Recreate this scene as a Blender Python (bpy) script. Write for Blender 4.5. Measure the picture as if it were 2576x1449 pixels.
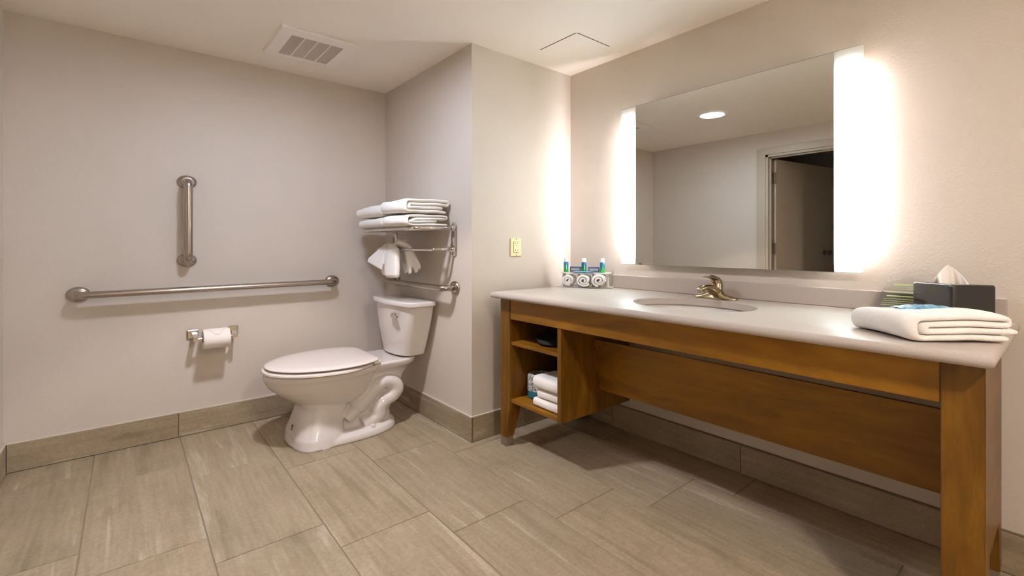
import bpy, bmesh, math, random
from mathutils import Vector, Matrix, noise
random.seed(7)
PI = math.pi
sc = bpy.context.scene
COL = sc.collection
for o in list(bpy.data.objects): bpy.data.objects.remove(o)

# ------------------------------------------------------------------ camera, world, exposure
cam_d = bpy.data.cameras.new('camera'); cam = bpy.data.objects.new('camera', cam_d); COL.objects.link(cam)
cam.location = (0, 0, 1.15)
cam.rotation_euler = (math.radians(90), 0, math.radians(-39.5306))
cam_d.sensor_width = 36.0; cam_d.lens = 1171.7 / 2576 * 36.0
cam_d.shift_y = -(724.5 - 615.87) / 2576
cam_d.clip_start = 0.02
sc.camera = cam
w = bpy.data.worlds.new('world'); sc.world = w; w.use_nodes = True
w.node_tree.nodes['Background'].inputs[0].default_value = (0.9, 0.85, 0.8, 1)
w.node_tree.nodes['Background'].inputs[1].default_value = 0.0
sc.view_settings.view_transform = 'Standard'; sc.view_settings.look = 'None'
sc.view_settings.gamma = 1.0; sc.view_settings.use_curve_mapping = False
sc.view_settings.exposure = 1.94
sc.cycles.caustics_reflective = False; sc.cycles.caustics_refractive = False
sc.cycles.sample_clamp_indirect = 6.0
sc.cycles.max_bounces = 12; sc.cycles.diffuse_bounces = 6; sc.cycles.glossy_bounces = 4; sc.cycles.transmission_bounces = 6
sc.cycles.use_adaptive_sampling = True; sc.cycles.adaptive_threshold = 0.02
CAN_LENS = 71.0        # radiance of the ceiling light's lens
CAN_SPOT = 16.0        # its focused beam, watts
CAN2 = 1.72            # second ceiling light relative to the first
TUBE = 34.0            # radiance of the tubes behind the mirror
LEDP = 52.0            # radiance of the panels added behind the frosted strips for more room light
CAN_COL = (0.71, 0.795, 1.0)
TUBE_COL = (1.0, 0.90, 0.94)
LED_COL = (0.75, 0.90, 1.0)
SPOT_COL = (1.0, 0.87, 0.81)
CAN2_COL = (1.0, 0.91, 0.84)

# ------------------------------------------------------------------ room measures (metres)
S = 1.26               # things in this room measure wider than tall by this ratio
H = 2.3275; XD = 2.3825; YA = 3.4236; XB = 1.5483; YC = 2.2454; XL = -0.481; YF = -1.35
CT = 0.88              # counter top

# ------------------------------------------------------------------ materials
def lin(c):
    return tuple(((v/255)/12.92 if v/255 <= .04045 else ((v/255+.055)/1.055)**2.4) for v in c)
def mat(name, col, rough=.5, metal=0., **k):
    m = bpy.data.materials.new(name); m.use_nodes = True
    b = m.node_tree.nodes['Principled BSDF']
    b.inputs['Base Color'].default_value = (*col, 1); b.inputs['Roughness'].default_value = rough
    b.inputs['Metallic'].default_value = metal
    for kk, v in k.items():
        kk = kk.replace('_', ' ')
        if kk in b.inputs: b.inputs[kk].default_value = v
    return m
def N(m, t, **k):
    n = m.node_tree.nodes.new(t)
    for a, v in k.items(): setattr(n, a, v)
    return n
def L(m, a, b): m.node_tree.links.new(a, b)
def bsdf(m): return m.node_tree.nodes['Principled BSDF']
def coords(m, scale=(1, 1, 1), kind='Object', jitter=True):
    tc = N(m, 'ShaderNodeTexCoord'); mp = N(m, 'ShaderNodeMapping'); mp.inputs['Scale'].default_value = scale
    src = tc.outputs[kind]
    if jitter:
        oi = N(m, 'ShaderNodeObjectInfo'); mul = N(m, 'ShaderNodeMath', operation='MULTIPLY'); mul.inputs[1].default_value = 37.0
        L(m, oi.outputs['Random'], mul.inputs[0])
        add = N(m, 'ShaderNodeVectorMath', operation='ADD'); L(m, src, add.inputs[0])
        cmb = N(m, 'ShaderNodeCombineXYZ')
        for i in range(3): L(m, mul.outputs[0], cmb.inputs[i])
        L(m, cmb.outputs[0], add.inputs[1]); src = add.outputs[0]
    L(m, src, mp.inputs['Vector']); return mp.outputs[0]
def noisetex(m, vec, scale, detail=4, rough=.55, dist=0.):
    n = N(m, 'ShaderNodeTexNoise'); n.inputs['Scale'].default_value = scale; n.inputs['Detail'].default_value = detail
    n.inputs['Roughness'].default_value = rough; n.inputs['Distortion'].default_value = dist
    L(m, vec, n.inputs['Vector']); return n.outputs['Fac']
def ramp(m, fac, stops):
    r = N(m, 'ShaderNodeValToRGB'); e = r.color_ramp.elements
    while len(e) < len(stops): e.new(.5)
    for i, (p, c) in enumerate(stops): e[i].position = p; e[i].color = (*c, 1)
    L(m, fac, r.inputs[0]); return r.outputs[0]
def bump(m, fac, strength, dist=.01):
    b = N(m, 'ShaderNodeBump'); b.inputs['Strength'].default_value = strength; b.inputs['Distance'].default_value = dist
    L(m, fac, b.inputs['Height']); L(m, b.outputs[0], bsdf(m).inputs['Normal']); return b
def mixc(m, f, a, b, mode='MIX'):
    x = N(m, 'ShaderNodeMix', data_type='RGBA', blend_type=mode)
    if isinstance(f, float): x.inputs[0].default_value = f
    else: L(m, f, x.inputs[0])
    L(m, a, x.inputs[6]); L(m, b, x.inputs[7]); return x.outputs[2]

def wall_mat(name, col, bs):
    m = mat(name, col, .62); v = coords(m, jitter=False)
    f = noisetex(m, v, 130, 1); bump(m, f, bs, .004); return m
M = {}
M['wall'] = wall_mat('wall_paint', lin((208, 198, 186)), .16)
M['ceil'] = wall_mat('ceiling_paint', lin((246, 237, 226)), .06)
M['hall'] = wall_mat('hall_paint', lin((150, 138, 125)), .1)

def tile_mat(name, axis, k=1.0):
    sx = {'X': (1.0, 13, 13), 'Y': (13, 1.0, 13)}[axis]; sf = {'X': (4, 60, 60), 'Y': (60, 4, 60)}[axis]
    m = mat(name, (.4, .35, .28), .46)
    v = coords(m, sx); v2 = coords(m, (3.2, 3.2, 3.2)); v3 = coords(m, sf); v4 = coords(m, (70, 70, 70))
    a = noisetex(m, v, 1.0, 4, .55, .35); b = noisetex(m, v2, 1.5, 3, .62); c = noisetex(m, v3, 1.0, 2, .6); d = noisetex(m, v4, 1.0, 2, .7)
    base = ramp(m, a, [(.30, lin((138, 122, 98))), (.43, lin((186, 167, 138))), (.60, lin((190, 172, 144))), (.66, lin((232, 220, 198))), (.72, lin((196, 180, 154)))])
    blot = ramp(m, b, [(.30, lin((164, 148, 121))), (.50, lin((188, 169, 141))), (.70, lin((196, 179, 151)))])
    mx = mixc(m, .5, base, blot)
    fine = ramp(m, c, [(.30, (.80, .79, .77)), (.52, (1, 1, 1)), (.70, (1.10, 1.10, 1.10))])
    mx = mixc(m, .58, mx, fine, 'MULTIPLY')
    grain = ramp(m, d, [(.35, (.84, .84, .82)), (.65, (1.09, 1.09, 1.09))])
    mx = mixc(m, .7, mx, grain, 'MULTIPLY')
    oi = N(m, 'ShaderNodeObjectInfo')
    var = ramp(m, oi.outputs['Random'], [(0, (.93*k, .93*k, .93*k)), (1, (1.05*k, 1.045*k, 1.04*k))])
    mx = mixc(m, 1.0, mx, var, 'MULTIPLY')
    L(m, mx, bsdf(m).inputs['Base Color'])
    ad_ = N(m, 'ShaderNodeMath', operation='ADD'); L(m, c, ad_.inputs[0]); L(m, d, ad_.inputs[1])
    bump(m, ad_.outputs[0], .25, .002)
    rr = N(m, 'ShaderNodeMapRange'); rr.inputs['To Min'].default_value = .38; rr.inputs['To Max'].default_value = .58
    L(m, b, rr.inputs[0]); L(m, rr.outputs[0], bsdf(m).inputs['Roughness'])
    return m
M['tileY'] = tile_mat('stone_tile_y', 'Y', .72); M['btileX'] = tile_mat('base_tile_x', 'X', .72); M['btileY'] = tile_mat('base_tile_y', 'Y', .72)
M['grout'] = mat('grout', lin((142, 125, 106)), .9)
M['grout_d'] = mat('grout_dark', lin((118, 104, 84)), .9)
M['caulk'] = mat('caulk', lin((205, 192, 178)), .6)

def wood_mat(name, axis, dark=1.0):
    sc_ = {'X': (1.3, 22, 22), 'Y': (22, 1.3, 22), 'Z': (22, 22, 1.3)}[axis]
    s2 = {'X': (1.0, 4, 4), 'Y': (4, 1.0, 4), 'Z': (12, 12, 2.2)}[axis]
    m = mat(name, (.2, .1, .03), .38)
    v = coords(m, sc_); v2 = coords(m, s2)
    a = noisetex(m, v, 1.0, 5, .6, .5); b = noisetex(m, v2, 1.4, 4, .6, 1.2)
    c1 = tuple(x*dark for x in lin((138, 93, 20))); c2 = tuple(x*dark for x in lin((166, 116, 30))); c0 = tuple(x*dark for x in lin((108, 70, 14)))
    base = ramp(m, b, [(.25, c0), (.5, c1), (.75, c2)])
    fine = ramp(m, a, [(.3, (.78, .76, .74)), (.7, (1.12, 1.12, 1.12))])
    L(m, mixc(m, .8, base, fine, 'MULTIPLY'), bsdf(m).inputs['Base Color'])
    bump(m, a, .08, .002); bsdf(m).inputs['Coat Weight'].default_value = .08; bsdf(m).inputs['Specular IOR Level'].default_value = .3; bsdf(m).inputs['Coat Roughness'].default_value = .3
    return m
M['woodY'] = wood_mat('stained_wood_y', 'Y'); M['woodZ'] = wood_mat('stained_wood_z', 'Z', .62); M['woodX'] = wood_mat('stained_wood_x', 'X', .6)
M['quartz'] = mat('quartz', lin((226, 216, 206)), .42, 0, Specular_IOR_Level=.06)
m = M['quartz']; f = noisetex(m, coords(m, jitter=False), 260, 3)
L(m, ramp(m, f, [(.35, lin((180, 169, 160))), (.6, lin((186, 176, 167)))]), bsdf(m).inputs['Base Color'])
M['porcelain'] = mat('porcelain', lin((216, 210, 205)), .08, Coat_Weight=.6, Coat_Roughness=.03)
M['seat'] = mat('seat_plastic', lin((224, 215, 207)), .22)
M['steel'] = mat('brushed_steel', lin((176, 166, 156)), .27, 1.0)
m = M['steel']; f = noisetex(m, coords(m, (60, 60, 60)), 5, 3); bump(m, f, .04, .001)
M['chrome'] = mat('chrome', lin((225, 220, 215)), .06, 1.0)
M['nickel'] = mat('brushed_nickel', lin((172, 156, 126)), .17, 1.0)
M['footsteel'] = mat('satin_foot_metal', lin((170, 163, 152)), .4, 1.0)
M['mirror'] = mat('mirror_glass', (.70, .70, .655), .0, 1.0)
M['mirror_edge'] = mat('mirror_edge_glass', lin((190, 215, 190)), .1, 0, Transmission_Weight=.6)
M['chassis'] = mat('mirror_chassis', lin((190, 185, 178)), .6)
M['plastic_w'] = mat('white_plastic', lin((248, 240, 233)), .4)
M['vent_in'] = mat('vent_slats', lin((218, 207, 197)), .6)
M['dark'] = mat('dark_void', (.012, .011, .010), .7)
M['ivory'] = mat('ivory_plastic', lin((232, 213, 160)), .32)
M['ivory_d'] = mat('ivory_slot', lin((70, 55, 30)), .6)
M['trim'] = mat('door_trim_paint', lin((186, 174, 156)), .4)
M['door'] = wood_mat('door_wood', 'Z', .55)
m = M['door']; bsdf(m).inputs['Base Color'].default_value = (*lin((186, 170, 152)), 1)
for l_ in list(bsdf(m).inputs['Base Color'].links): m.node_tree.links.remove(l_)
M['paper'] = mat('tissue_paper', lin((240, 234, 226)), .9)
M['tissuep'] = mat('facial_tissue', lin((246, 240, 232)), .9, 0, Subsurface_Weight=.0)
M['card'] = mat('cardboard', lin((120, 98, 70)), .9)
M['blackgloss'] = mat('black_lacquer', (.018, .016, .015), .06, 0, Coat_Weight=.5)
M['blackbag'] = mat('black_fabric', (.012, .012, .012), .75)
M['acrylic'] = mat('frosted_acrylic', lin((236, 234, 230)), .22, 0, Transmission_Weight=.25, IOR=1.3)
M['clear'] = mat('clear_acrylic', (.98, .97, .96), .03, 0, Transmission_Weight=1.0, IOR=1.12)
M['greenink'] = mat('green_ink', lin((186, 214, 130)), .8)
M['blue'] = mat('blue_box', lin((92, 108, 150)), .35); M['bluelabel'] = mat('grey_window', lin((186, 180, 172)), .4)
M['foilblue'] = mat('blue_foil', lin((110, 175, 205)), .28, .35)
m = M['foilprint'] = mat('printed_foil', lin((100, 160, 195)), .3, .2); f = noisetex(m, coords(m), 38, 3, .6)
L(m, ramp(m, f, [(.38, lin((40, 90, 140))), (.47, lin((105, 165, 195))), (.60, lin((140, 190, 205))), (.70, lin((225, 235, 235)))]), bsdf(m).inputs['Base Color'])
M['foilblue2'] = mat('deep_blue_print', lin((40, 95, 150)), .35)
M['capwhite'] = mat('white_cap', lin((240, 236, 228)), .35)
M['red'] = mat('red_dot', lin((120, 20, 30)), .3)
M['ink'] = mat('grey_print', lin((70, 66, 64)), .6)
M['wrapgrey'] = mat('printed_wrap', lin((200, 200, 196)), .6)
m = M['wrapgrey']; v = coords(m, (1, 1, 1)); f = noisetex(m, v, 90, 2, .5)
L(m, ramp(m, f, [(.44, lin((120, 125, 122))), (.56, lin((214, 212, 206)))]), bsdf(m).inputs['Base Color'])
M['teal'] = mat('teal_band', lin((40, 120, 140)), .5)

# bottle: blue above, green below along its own height
m = mat('bottle_liquid', (.1, .4, .3), .18); M['bottle'] = m
tc = N(m, 'ShaderNodeTexCoord'); sp = N(m, 'ShaderNodeSeparateXYZ'); L(m, tc.outputs['Generated'], sp.inputs[0])
L(m, ramp(m, sp.outputs[2], [(.2, lin((30, 150, 60))), (.45, lin((15, 130, 90))), (.6, lin((14, 108, 118))), (.9, lin((18, 98, 140)))]), bsdf(m).inputs['Base Color'])

def cloth_mat(name, col, bs=.45, sc_=520):
    m = mat(name, col, .95, 0, Sheen_Weight=.25)
    v = coords(m, jitter=False); f = noisetex(m, v, sc_, 3, .7); g = noisetex(m, v, 60, 3, .6)
    add = N(m, 'ShaderNodeMath', operation='ADD'); L(m, f, add.inputs[0]); L(m, g, add.inputs[1])
    bump(m, add.outputs[0], bs, .006); return m
M['terry'] = cloth_mat('terry_cloth', lin((248, 244, 239)))

def emit_mat(name, col, s):
    m = bpy.data.materials.new(name); m.use_nodes = True; nt = m.node_tree; nt.nodes.clear()
    e = nt.nodes.new('ShaderNodeEmission'); o = nt.nodes.new('ShaderNodeOutputMaterial')
    e.inputs[0].default_value = (*col, 1); e.inputs[1].default_value = s; nt.links.new(e.outputs[0], o.inputs[0]); return m
M['lens1'] = emit_mat('lamp_lens', CAN_COL, CAN_LENS); M['lens2'] = emit_mat('lamp_lens_far', CAN2_COL, CAN_LENS*CAN2)
M['tube'] = emit_mat('lamp_tube', TUBE_COL, TUBE); M['led'] = emit_mat('added_light_panel', LED_COL, LEDP)
# frosted glass strip: light from behind passes diffused
m = bpy.data.materials.new('frosted_glass'); m.use_nodes = True; nt = m.node_tree; nt.nodes.clear(); M['frost'] = m
o_ = nt.nodes.new('ShaderNodeOutputMaterial'); mx = nt.nodes.new('ShaderNodeMixShader'); tr = nt.nodes.new('ShaderNodeBsdfTranslucent'); df = nt.nodes.new('ShaderNodeBsdfDiffuse')
tr.inputs[0].default_value = (.93, .93, .90, 1); df.inputs[0].default_value = (.88, .87, .83, 1); mx.inputs[0].default_value = .88
nt.links.new(df.outputs[0], mx.inputs[1]); nt.links.new(tr.outputs[0], mx.inputs[2])
gl = nt.nodes.new('ShaderNodeBsdfGlossy'); gl.inputs['Roughness'].default_value = .15; mx2 = nt.nodes.new('ShaderNodeMixShader'); mx2.inputs[0].default_value = .04
nt.links.new(mx.outputs[0], mx2.inputs[1]); nt.links.new(gl.outputs[0], mx2.inputs[2]); nt.links.new(mx2.outputs[0], o_.inputs[0])

# ------------------------------------------------------------------ object helpers
WLOC = {}
def tag(o, label=None, cat=None, group=None, kind=None):
    for k, v in (('label', label), ('category', cat), ('group', group), ('kind', kind)):
        if v: o[k] = v
    return o
def thing(name, loc, label, cat, group=None):
    o = bpy.data.objects.new(name, None); o.empty_display_size = .05; COL.objects.link(o); o.location = loc
    WLOC[o] = Vector(loc); return tag(o, label, cat, group)
def obj(name, bm, m, parent=None, smooth=None, subsurf=0, label=None, cat=None, group=None, kind=None, mods=None):
    bmesh.ops.recalc_face_normals(bm, faces=bm.faces)
    if parent is not None: org = WLOC[parent]
    else:
        xs = [v.co for v in bm.verts]
        org = Vector(((min(c.x for c in xs)+max(c.x for c in xs))/2, (min(c.y for c in xs)+max(c.y for c in xs))/2, min(c.z for c in xs)))
    for v in bm.verts: v.co -= org
    me = bpy.data.meshes.new(name); bm.to_mesh(me); bm.free()
    me.materials.append(M[m] if isinstance(m, str) else m)
    if smooth is not None:
        for p in me.polygons: p.use_smooth = True
        if smooth < 180: me.set_sharp_from_angle(angle=math.radians(smooth))
    o = bpy.data.objects.new(name, me); COL.objects.link(o)
    if parent is not None: o.parent = parent
    else: o.location = org
    WLOC[o] = org.copy()
    if mods: mods(o)
    if subsurf:
        s = o.modifiers.new('sub', 'SUBSURF'); s.levels = subsurf; s.render_levels = subsurf
    return tag(o, label, cat, group, kind)
def NB(): return bmesh.new()
def box(bm, lo, hi, bev=0, seg=2):
    c = [(a+b)/2 for a, b in zip(lo, hi)]; s = [abs(b-a) for a, b in zip(lo, hi)]
    r = bmesh.ops.create_cube(bm, size=1, matrix=Matrix.Translation(c) @ Matrix.Diagonal((*s, 1)))
    if bev:
        es = list({e for v in r['verts'] for e in v.link_edges})
        bmesh.ops.bevel(bm, geom=es, offset=bev, segments=seg, affect='EDGES', profile=.5)
    return bm
def obox(bm, c, ax, ay, hz, lx, ly, bev=0, seg=2):
    """box with its own horizontal axes: centre c (base z), unit axes ax, ay, sizes lx, ly, height hz"""
    ax = Vector((*ax, 0)).normalized(); ay = Vector((*ay, 0)).normalized()
    mm = Matrix(((ax.x*lx, ay.x*ly, 0, c[0]), (ax.y*lx, ay.y*ly, 0, c[1]), (0, 0, hz, c[2]+hz/2), (0, 0, 0, 1)))
    r = bmesh.ops.create_cube(bm, size=1, matrix=mm)
    if bev:
        es = list({e for v in r['verts'] for e in v.link_edges})
        bmesh.ops.bevel(bm, geom=es, offset=bev, segments=seg, affect='EDGES', profile=.5)
    return bm
def BOX(*a, **k): return box(NB(), *a, **k)
def loft(bm, rings, cap=True, closed=False):
    R = [[bm.verts.new(p) for p in r] for r in rings]; n = len(R[0])
    idx = range(len(R)) if closed else range(len(R)-1)
    for i in idx:
        a, b = R[i], R[(i+1) % len(R)]
        for j in range(n): bm.faces.new((a[j], a[(j+1) % n], b[(j+1) % n], b[j]))
    if cap and not closed:
        bm.faces.new(R[0][::-1]); bm.faces.new(R[-1])
    return bm
def fillet(pts, rad, n=6):
    pts = [Vector(p) for p in pts]; out = [pts[0]]
    for i in range(1, len(pts)-1):
        p, a, b = pts[i], pts[i-1], pts[i+1]
        r = rad[i-1] if isinstance(rad, (list, tuple)) else rad
        r = min(r, (a-p).length*.49, (b-p).length*.49)
        s, e = p+(a-p).normalized()*r, p+(b-p).normalized()*r
        for k in range(n+1):
            t = k/n; out.append(s*(1-t)**2 + p*2*t*(1-t) + e*t*t)
    return out + [pts[-1]]
def tube(bm, path, r, seg=14, cap=True, wide=S):
    """round bar along a path; the section is wider than tall like the rest of the room"""
    q = [Vector((p[0]/wide, p[1]/wide, p[2])) for p in path]; P = [Vector(p) for p in path]
    rings = []; up = None
    for i in range(len(q)):
        t = (q[min(i+1, len(q)-1)] - q[max(i-1, 0)]).normalized()
        if up is None:
            up = Vector((0, 0, 1)) if abs(t.z) < .9 else Vector((1, 0, 0))
        side = t.cross(up).normalized(); up = side.cross(t).normalized()
        rr = r[i] if isinstance(r, (list, tuple)) else r
        ring = []
        for k in range(seg):
            a = 2*PI*k/seg; off = side*math.cos(a)*rr + up*math.sin(a)*rr
            ring.append(P[i] + Vector((off.x*wide, off.y*wide, off.z)))
        rings.append(ring)
    return loft(bm, rings, cap)
def lathe(bm, c, axis, prof, seg=28, cap=True, wide=S):
    """profile of (radius, distance along axis)"""
    axis = Vector(axis).normalized(); u = Vector((0, 0, 1)) if abs(axis.z) < .9 else Vector((1, 0, 0))
    a1 = axis.cross(u).normalized(); a2 = axis.cross(a1).normalized(); c = Vector(c)
    rings = []
    for r, d in prof:
        ring = []
        for k in range(seg):
            a = 2*PI*k/seg; off = (a1*math.cos(a)+a2*math.sin(a))*r
            ring.append(c + axis*d + Vector((off.x*wide, off.y*wide, off.z)))
        rings.append(ring)
    return loft(bm, rings, cap)
def add_sub(o, lv):
    s = o.modifiers.new('sub', 'SUBSURF'); s.levels = lv; s.render_levels = lv

# ------------------------------------------------------------------ floor and its tiles
FL = obj('floor', BOX((XL-.1, YF-.1, -.08), (XD+.1, YA+.1, -.0030)), 'grout', kind='structure')
TW, TL, G = .382, .80, .0046
def tile_mesh(name, w, l, m):
    bm = BOX((-w/2, -l/2, -.010), (w/2, l/2, 0), .0012, 1)
    me = bpy.data.meshes.new(name); bm.to_mesh(me); bm.free(); me.materials.append(M[m]); return me
cache = {}
fo = WLOC[FL]
for i in range(-1, 9):
    x0 = -.140 + TW*(i-1); x1 = x0+TW
    for k in range(-2, 8):
        y1 = 3.165 - .195*i - TL*k + TL; y0 = y1-TL
        a0, a1 = max(x0, XL+.002)+G/2, min(x1, XD-.002)-G/2
        b0, b1 = max(y0, YF+.002)+G/2, min(y1, YA-.002)-G/2
        if a1-a0 < .03 or b1-b0 < .03: continue
        if a0 > XB and b0 > YC: continue
        pieces = [(a0, a1, b0, b1)]
        if a1 > XB+.004 and b1 > YC+.004:          # cut round the corner of the closet
            pieces = [(a0, a1, b0, min(b1, YC))] if b0 < YC-.03 else []
            if a0 < XB-.03: pieces.append((a0, XB-.003, max(b0, YC+.0), b1))
        for (a0_, a1_, b0_, b1_) in pieces:
            wd, ln = a1_-a0_, b1_-b0_
            if wd < .02 or ln < .02: continue
            key = (round(wd, 3), round(ln, 3))
            if key not in cache: cache[key] = tile_mesh('floor_tile', wd, ln, 'tileY')
            o = bpy.data.objects.new('floor_tile', cache[key]); COL.objects.link(o); o.parent = FL
            o.location = Vector(((a0_+a1_)/2, (b0_+b1_)/2, random.uniform(-.0004, .0004))) - fo
            WLOC[o] = Vector(o.location) + fo

# ------------------------------------------------------------------ walls and ceiling
T = .1
def struct(name, lo, hi, m): return obj(name, BOX(lo, hi), m, kind='structure')
struct('wall_back', (XL-T, YA, 0), (XB, YA+T, H), 'wall')
struct('wall_alcove', (XB, YC, 0), (XB+T, YA+T, H), 'wall')
struct('wall_return', (XB+T, YC, 0), (XD+T, YC+T, H), 'wall')
struct('wall_right', (XD, YF, 0), (XD+T, YC, H), 'wall')
struct('wall_front', (XL-T, YF-T, 0), (XD+T, YF, H), 'wall')
DY0, DY1, DZ = .93, 2.068, 2.087     # doorway in the left wall
bm = NB(); box(bm, (XL-T, YF, 0), (XL, DY0, H)); box(bm, (XL-T, DY1, 0), (XL, YA, H)); box(bm, (XL-T, DY0, DZ), (XL, DY1, H))
obj('wall_left', bm, 'wall', kind='structure')
bm = NB(); box(bm, (XL-T, YF-T, H), (XD+T, YA+T, H+.1)); CE = obj('ceiling', bm, 'ceil', kind='structure')
# hall seen through the doorway
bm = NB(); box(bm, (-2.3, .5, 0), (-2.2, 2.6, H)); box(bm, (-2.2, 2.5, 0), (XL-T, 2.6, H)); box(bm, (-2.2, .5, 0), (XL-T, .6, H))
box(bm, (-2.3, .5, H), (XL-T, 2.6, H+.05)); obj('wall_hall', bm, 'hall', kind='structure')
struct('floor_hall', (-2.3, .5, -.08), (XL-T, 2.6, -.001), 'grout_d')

# ------------------------------------------------------------------ tile baseboards
BH, BT = .149, .0105
def baseboard(name, axis, fixed, sgn, lo, hi, joints, capcol):
    """axis: direction it runs along; face at fixed + sgn*BT"""
    f0, f1 = sorted((fixed, fixed+sgn*BT*.62))
    def bx(a, b, z0, z1, g0, g1):
        return ((a, g0, z0), (b, g1, z1)) if axis == 'X' else ((g0, a, z0), (g1, b, z1))
    bm = NB(); box(bm, *bx(lo, hi, 0, BH-.004, f0, f1))
    B = obj(name, bm, 'grout_d', kind='structure')
    f0, f1 = sorted((fixed, fixed+sgn*BT))
    js = [lo]+sorted(j for j in joints if lo < j < hi)+[hi]
    for a, b in zip(js, js[1:]):
        bm = NB(); g0, g1 = sorted((fixed+sgn*.001, fixed+sgn*BT)); box(bm, *bx(a+.002, b-.002, .003, BH-.006, g0, g1), .001, 1)
        obj('baseboard_tile', bm, 'btile'+axis, B)
    g0, g1 = sorted((fixed, fixed+sgn*(BT-.001)))
    bm = NB(); box(bm, *bx(lo, hi, BH-.0055, BH, g0, g1), .001, 1); obj('caulk_bead', bm, capcol, B)
    return B
baseboard('baseboard_back', 'X', YA, -1, XL+.011, XB-.011, [.2345, 1.0345], 'caulk')
baseboard('baseboard_alcove', 'Y', XB, -1, YC-.011, YA-.011, [3.01], 'caulk')
baseboard('baseboard_return', 'X', YC, -1, XB+.0005, XD-.011, [1.95], 'caulk')
baseboard('baseboard_right', 'Y', XD, -1, YF+.011, YC-.011, [1.873, 1.073, .273, -.527], 'grout_d')
baseboard('baseboard_left', 'Y', XL, 1, DY1+.09, YA-.011, [2.95], 'caulk')

# ------------------------------------------------------------------ doorway with its open door
D1 = bpy.data.objects.new('door_1', None); COL.objects.link(D1); D1.location = (XL, 1.5, 0); WLOC[D1] = Vector((XL, 1.5, 0)); D1['kind'] = 'structure'
cw, ct = .088, .016
bm = NB()
for a, b in ((DY0-cw, DY0), (DY1, DY1+cw)): box(bm, (XL, a, 0), (XL+ct, b, DZ+.07), .004)
box(bm, (XL, DY0, DZ), (XL+ct, DY1, DZ+.07), .004)
obj('casing', bm, 'trim', D1)
bm = NB(); box(bm, (XL-T, DY1-.024, 0), (XL+.004, DY1, DZ)); box(bm, (XL-T, DY0, 0), (XL+.004, DY0+.024, DZ)); box(bm, (XL-T, DY0, DZ-.022), (XL+.004, DY1, DZ))
box(bm, (XL-.06, DY1-.038, 0), (XL-.035, DY1-.024, DZ-.022)); box(bm, (XL-.06, DY0+.024, DZ-.036), (XL-.035, DY1-.024, DZ-.022))
obj('jamb', bm, 'trim', D1)
hx, hy = XL-T-.012, DY1-.036; da = Vector((-.985, -.170)).normalized(); dn = Vector((da.y, -da.x))
dn = Vector((.170, -.985)).normalized()
leaf_c = (hx+da.x*.575, hy+da.y*.575, .012)
bm = obox(NB(), leaf_c, da, dn, DZ-.05, 1.15, .045, .002); LEAF = obj('leaf', bm, 'door', D1)
for z in (.30, 1.06, 1.80):
    bm = NB(); obox(bm, (hx+.004, hy+.004, z), da, dn, .11, .012, .03); lathe(bm, (hx+.012, hy-.016, z), (0, 0, 1), [(.007, 0), (.007, .11)], 10)
    obj('hinge', bm, 'steel', D1, 30)
kp = Vector((hx, hy))+da*.95
bm = lathe(NB(), (kp.x+dn.x*.02, kp.y+dn.y*.02, 1.062), (dn.x, dn.y, 0), [(.030, 0), (.030, .008), (.012, .012), (.012, .04), (.026, .05), (.029, .065), (.02, .078), (.004, .08)], 20)
obj('door_knob', bm, 'steel', D1, 40)

# ------------------------------------------------------------------ ceiling fittings
def recessed(x, y, lensm, lab, watts):
    t = thing('recessed_light', (x, y, H-.012), lab, 'ceiling light', 'recessed ceiling lights')
    rr = .078
    bm = NB(); prof = [(rr, .010), (rr, .003), (rr+.004, 0), (rr+.018, 0), (rr+.024, .006), (rr+.024, .012), (rr, .012)]
    lathe(bm, (x, y, H-.012), (0, 0, 1), prof, 40, cap=False)
    obj('trim_ring', bm, 'plastic_w', t, 40)
    bm = lathe(NB(), (x, y, H-.0045), (0, 0, 1), [(rr, 0), (rr, .004)], 40); obj('lens', bm, lensm, t)
    ld = bpy.data.lights.new('beam', 'SPOT'); ld.energy = watts; ld.color = SPOT_COL; ld.spot_size = math.radians(88); ld.spot_blend = .22
    ld.shadow_soft_size = .05
    lo = bpy.data.objects.new('beam', ld); COL.objects.link(lo); lo.parent = t; lo.location = (0, 0, -.012)
recessed(.60, 2.09, 'lens1', 'round recessed ceiling light reflected in the lit mirror', CAN_SPOT)
recessed(.66, -.88, 'lens2', 'round recessed ceiling light at the end of the room behind the viewer', 0.0)

v0, v1, u0, u1 = 2.685, 3.128, .632, 1.058
V = thing('exhaust_vent', ((u0+u1)/2, (v0+v1)/2, H-.02), 'white ceiling exhaust fan cover with a louvred grille', 'vent')
gx0, gx1, gy0, gy1 = .703, .990, 2.768, 3.085
bm = NB(); zt, zb = H, H-.014
for lo, hi in (((u0, v0, zb), (gx0, v1, zt)), ((gx1, v0, zb), (u1, v1, zt)), ((gx0, v0, zb), (gx1, gy0, zt)), ((gx0, gy1, zb), (gx1, v1, zt))):
    box(bm, lo, hi)
bmesh.ops.remove_doubles(bm, verts=bm.verts, dist=.0001)
es = [e for e in bm.edges if all(abs(v.co.z-zb) < 1e-5 for v in e.verts) and (all(abs(v.co.x-u0) < 1e-5 for v in e.verts) or all(abs(v.co.x-u1) < 1e-5 for v in e.verts) or all(abs(v.co.y-v0) < 1e-5 for v in e.verts) or all(abs(v.co.y-v1) < 1e-5 for v in e.verts))]
bmesh.ops.bevel(bm, geom=es, offset=.006, segments=3, affect='EDGES')
obj('frame', bm, 'plastic_w', V)
obj('back_plate', BOX((gx0, gy0, H-.003), (gx1, gy1, H)), 'vent_in', V)
for k in range(1, 4):
    x = gx0+(gx1-gx0)*k/4
    obj('rib', BOX((x-.0035, gy0, H-.0125), (x+.0035, gy1, H-.003), .001, 1), 'plastic_w', V)
bm = NB(); n = 34
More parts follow.
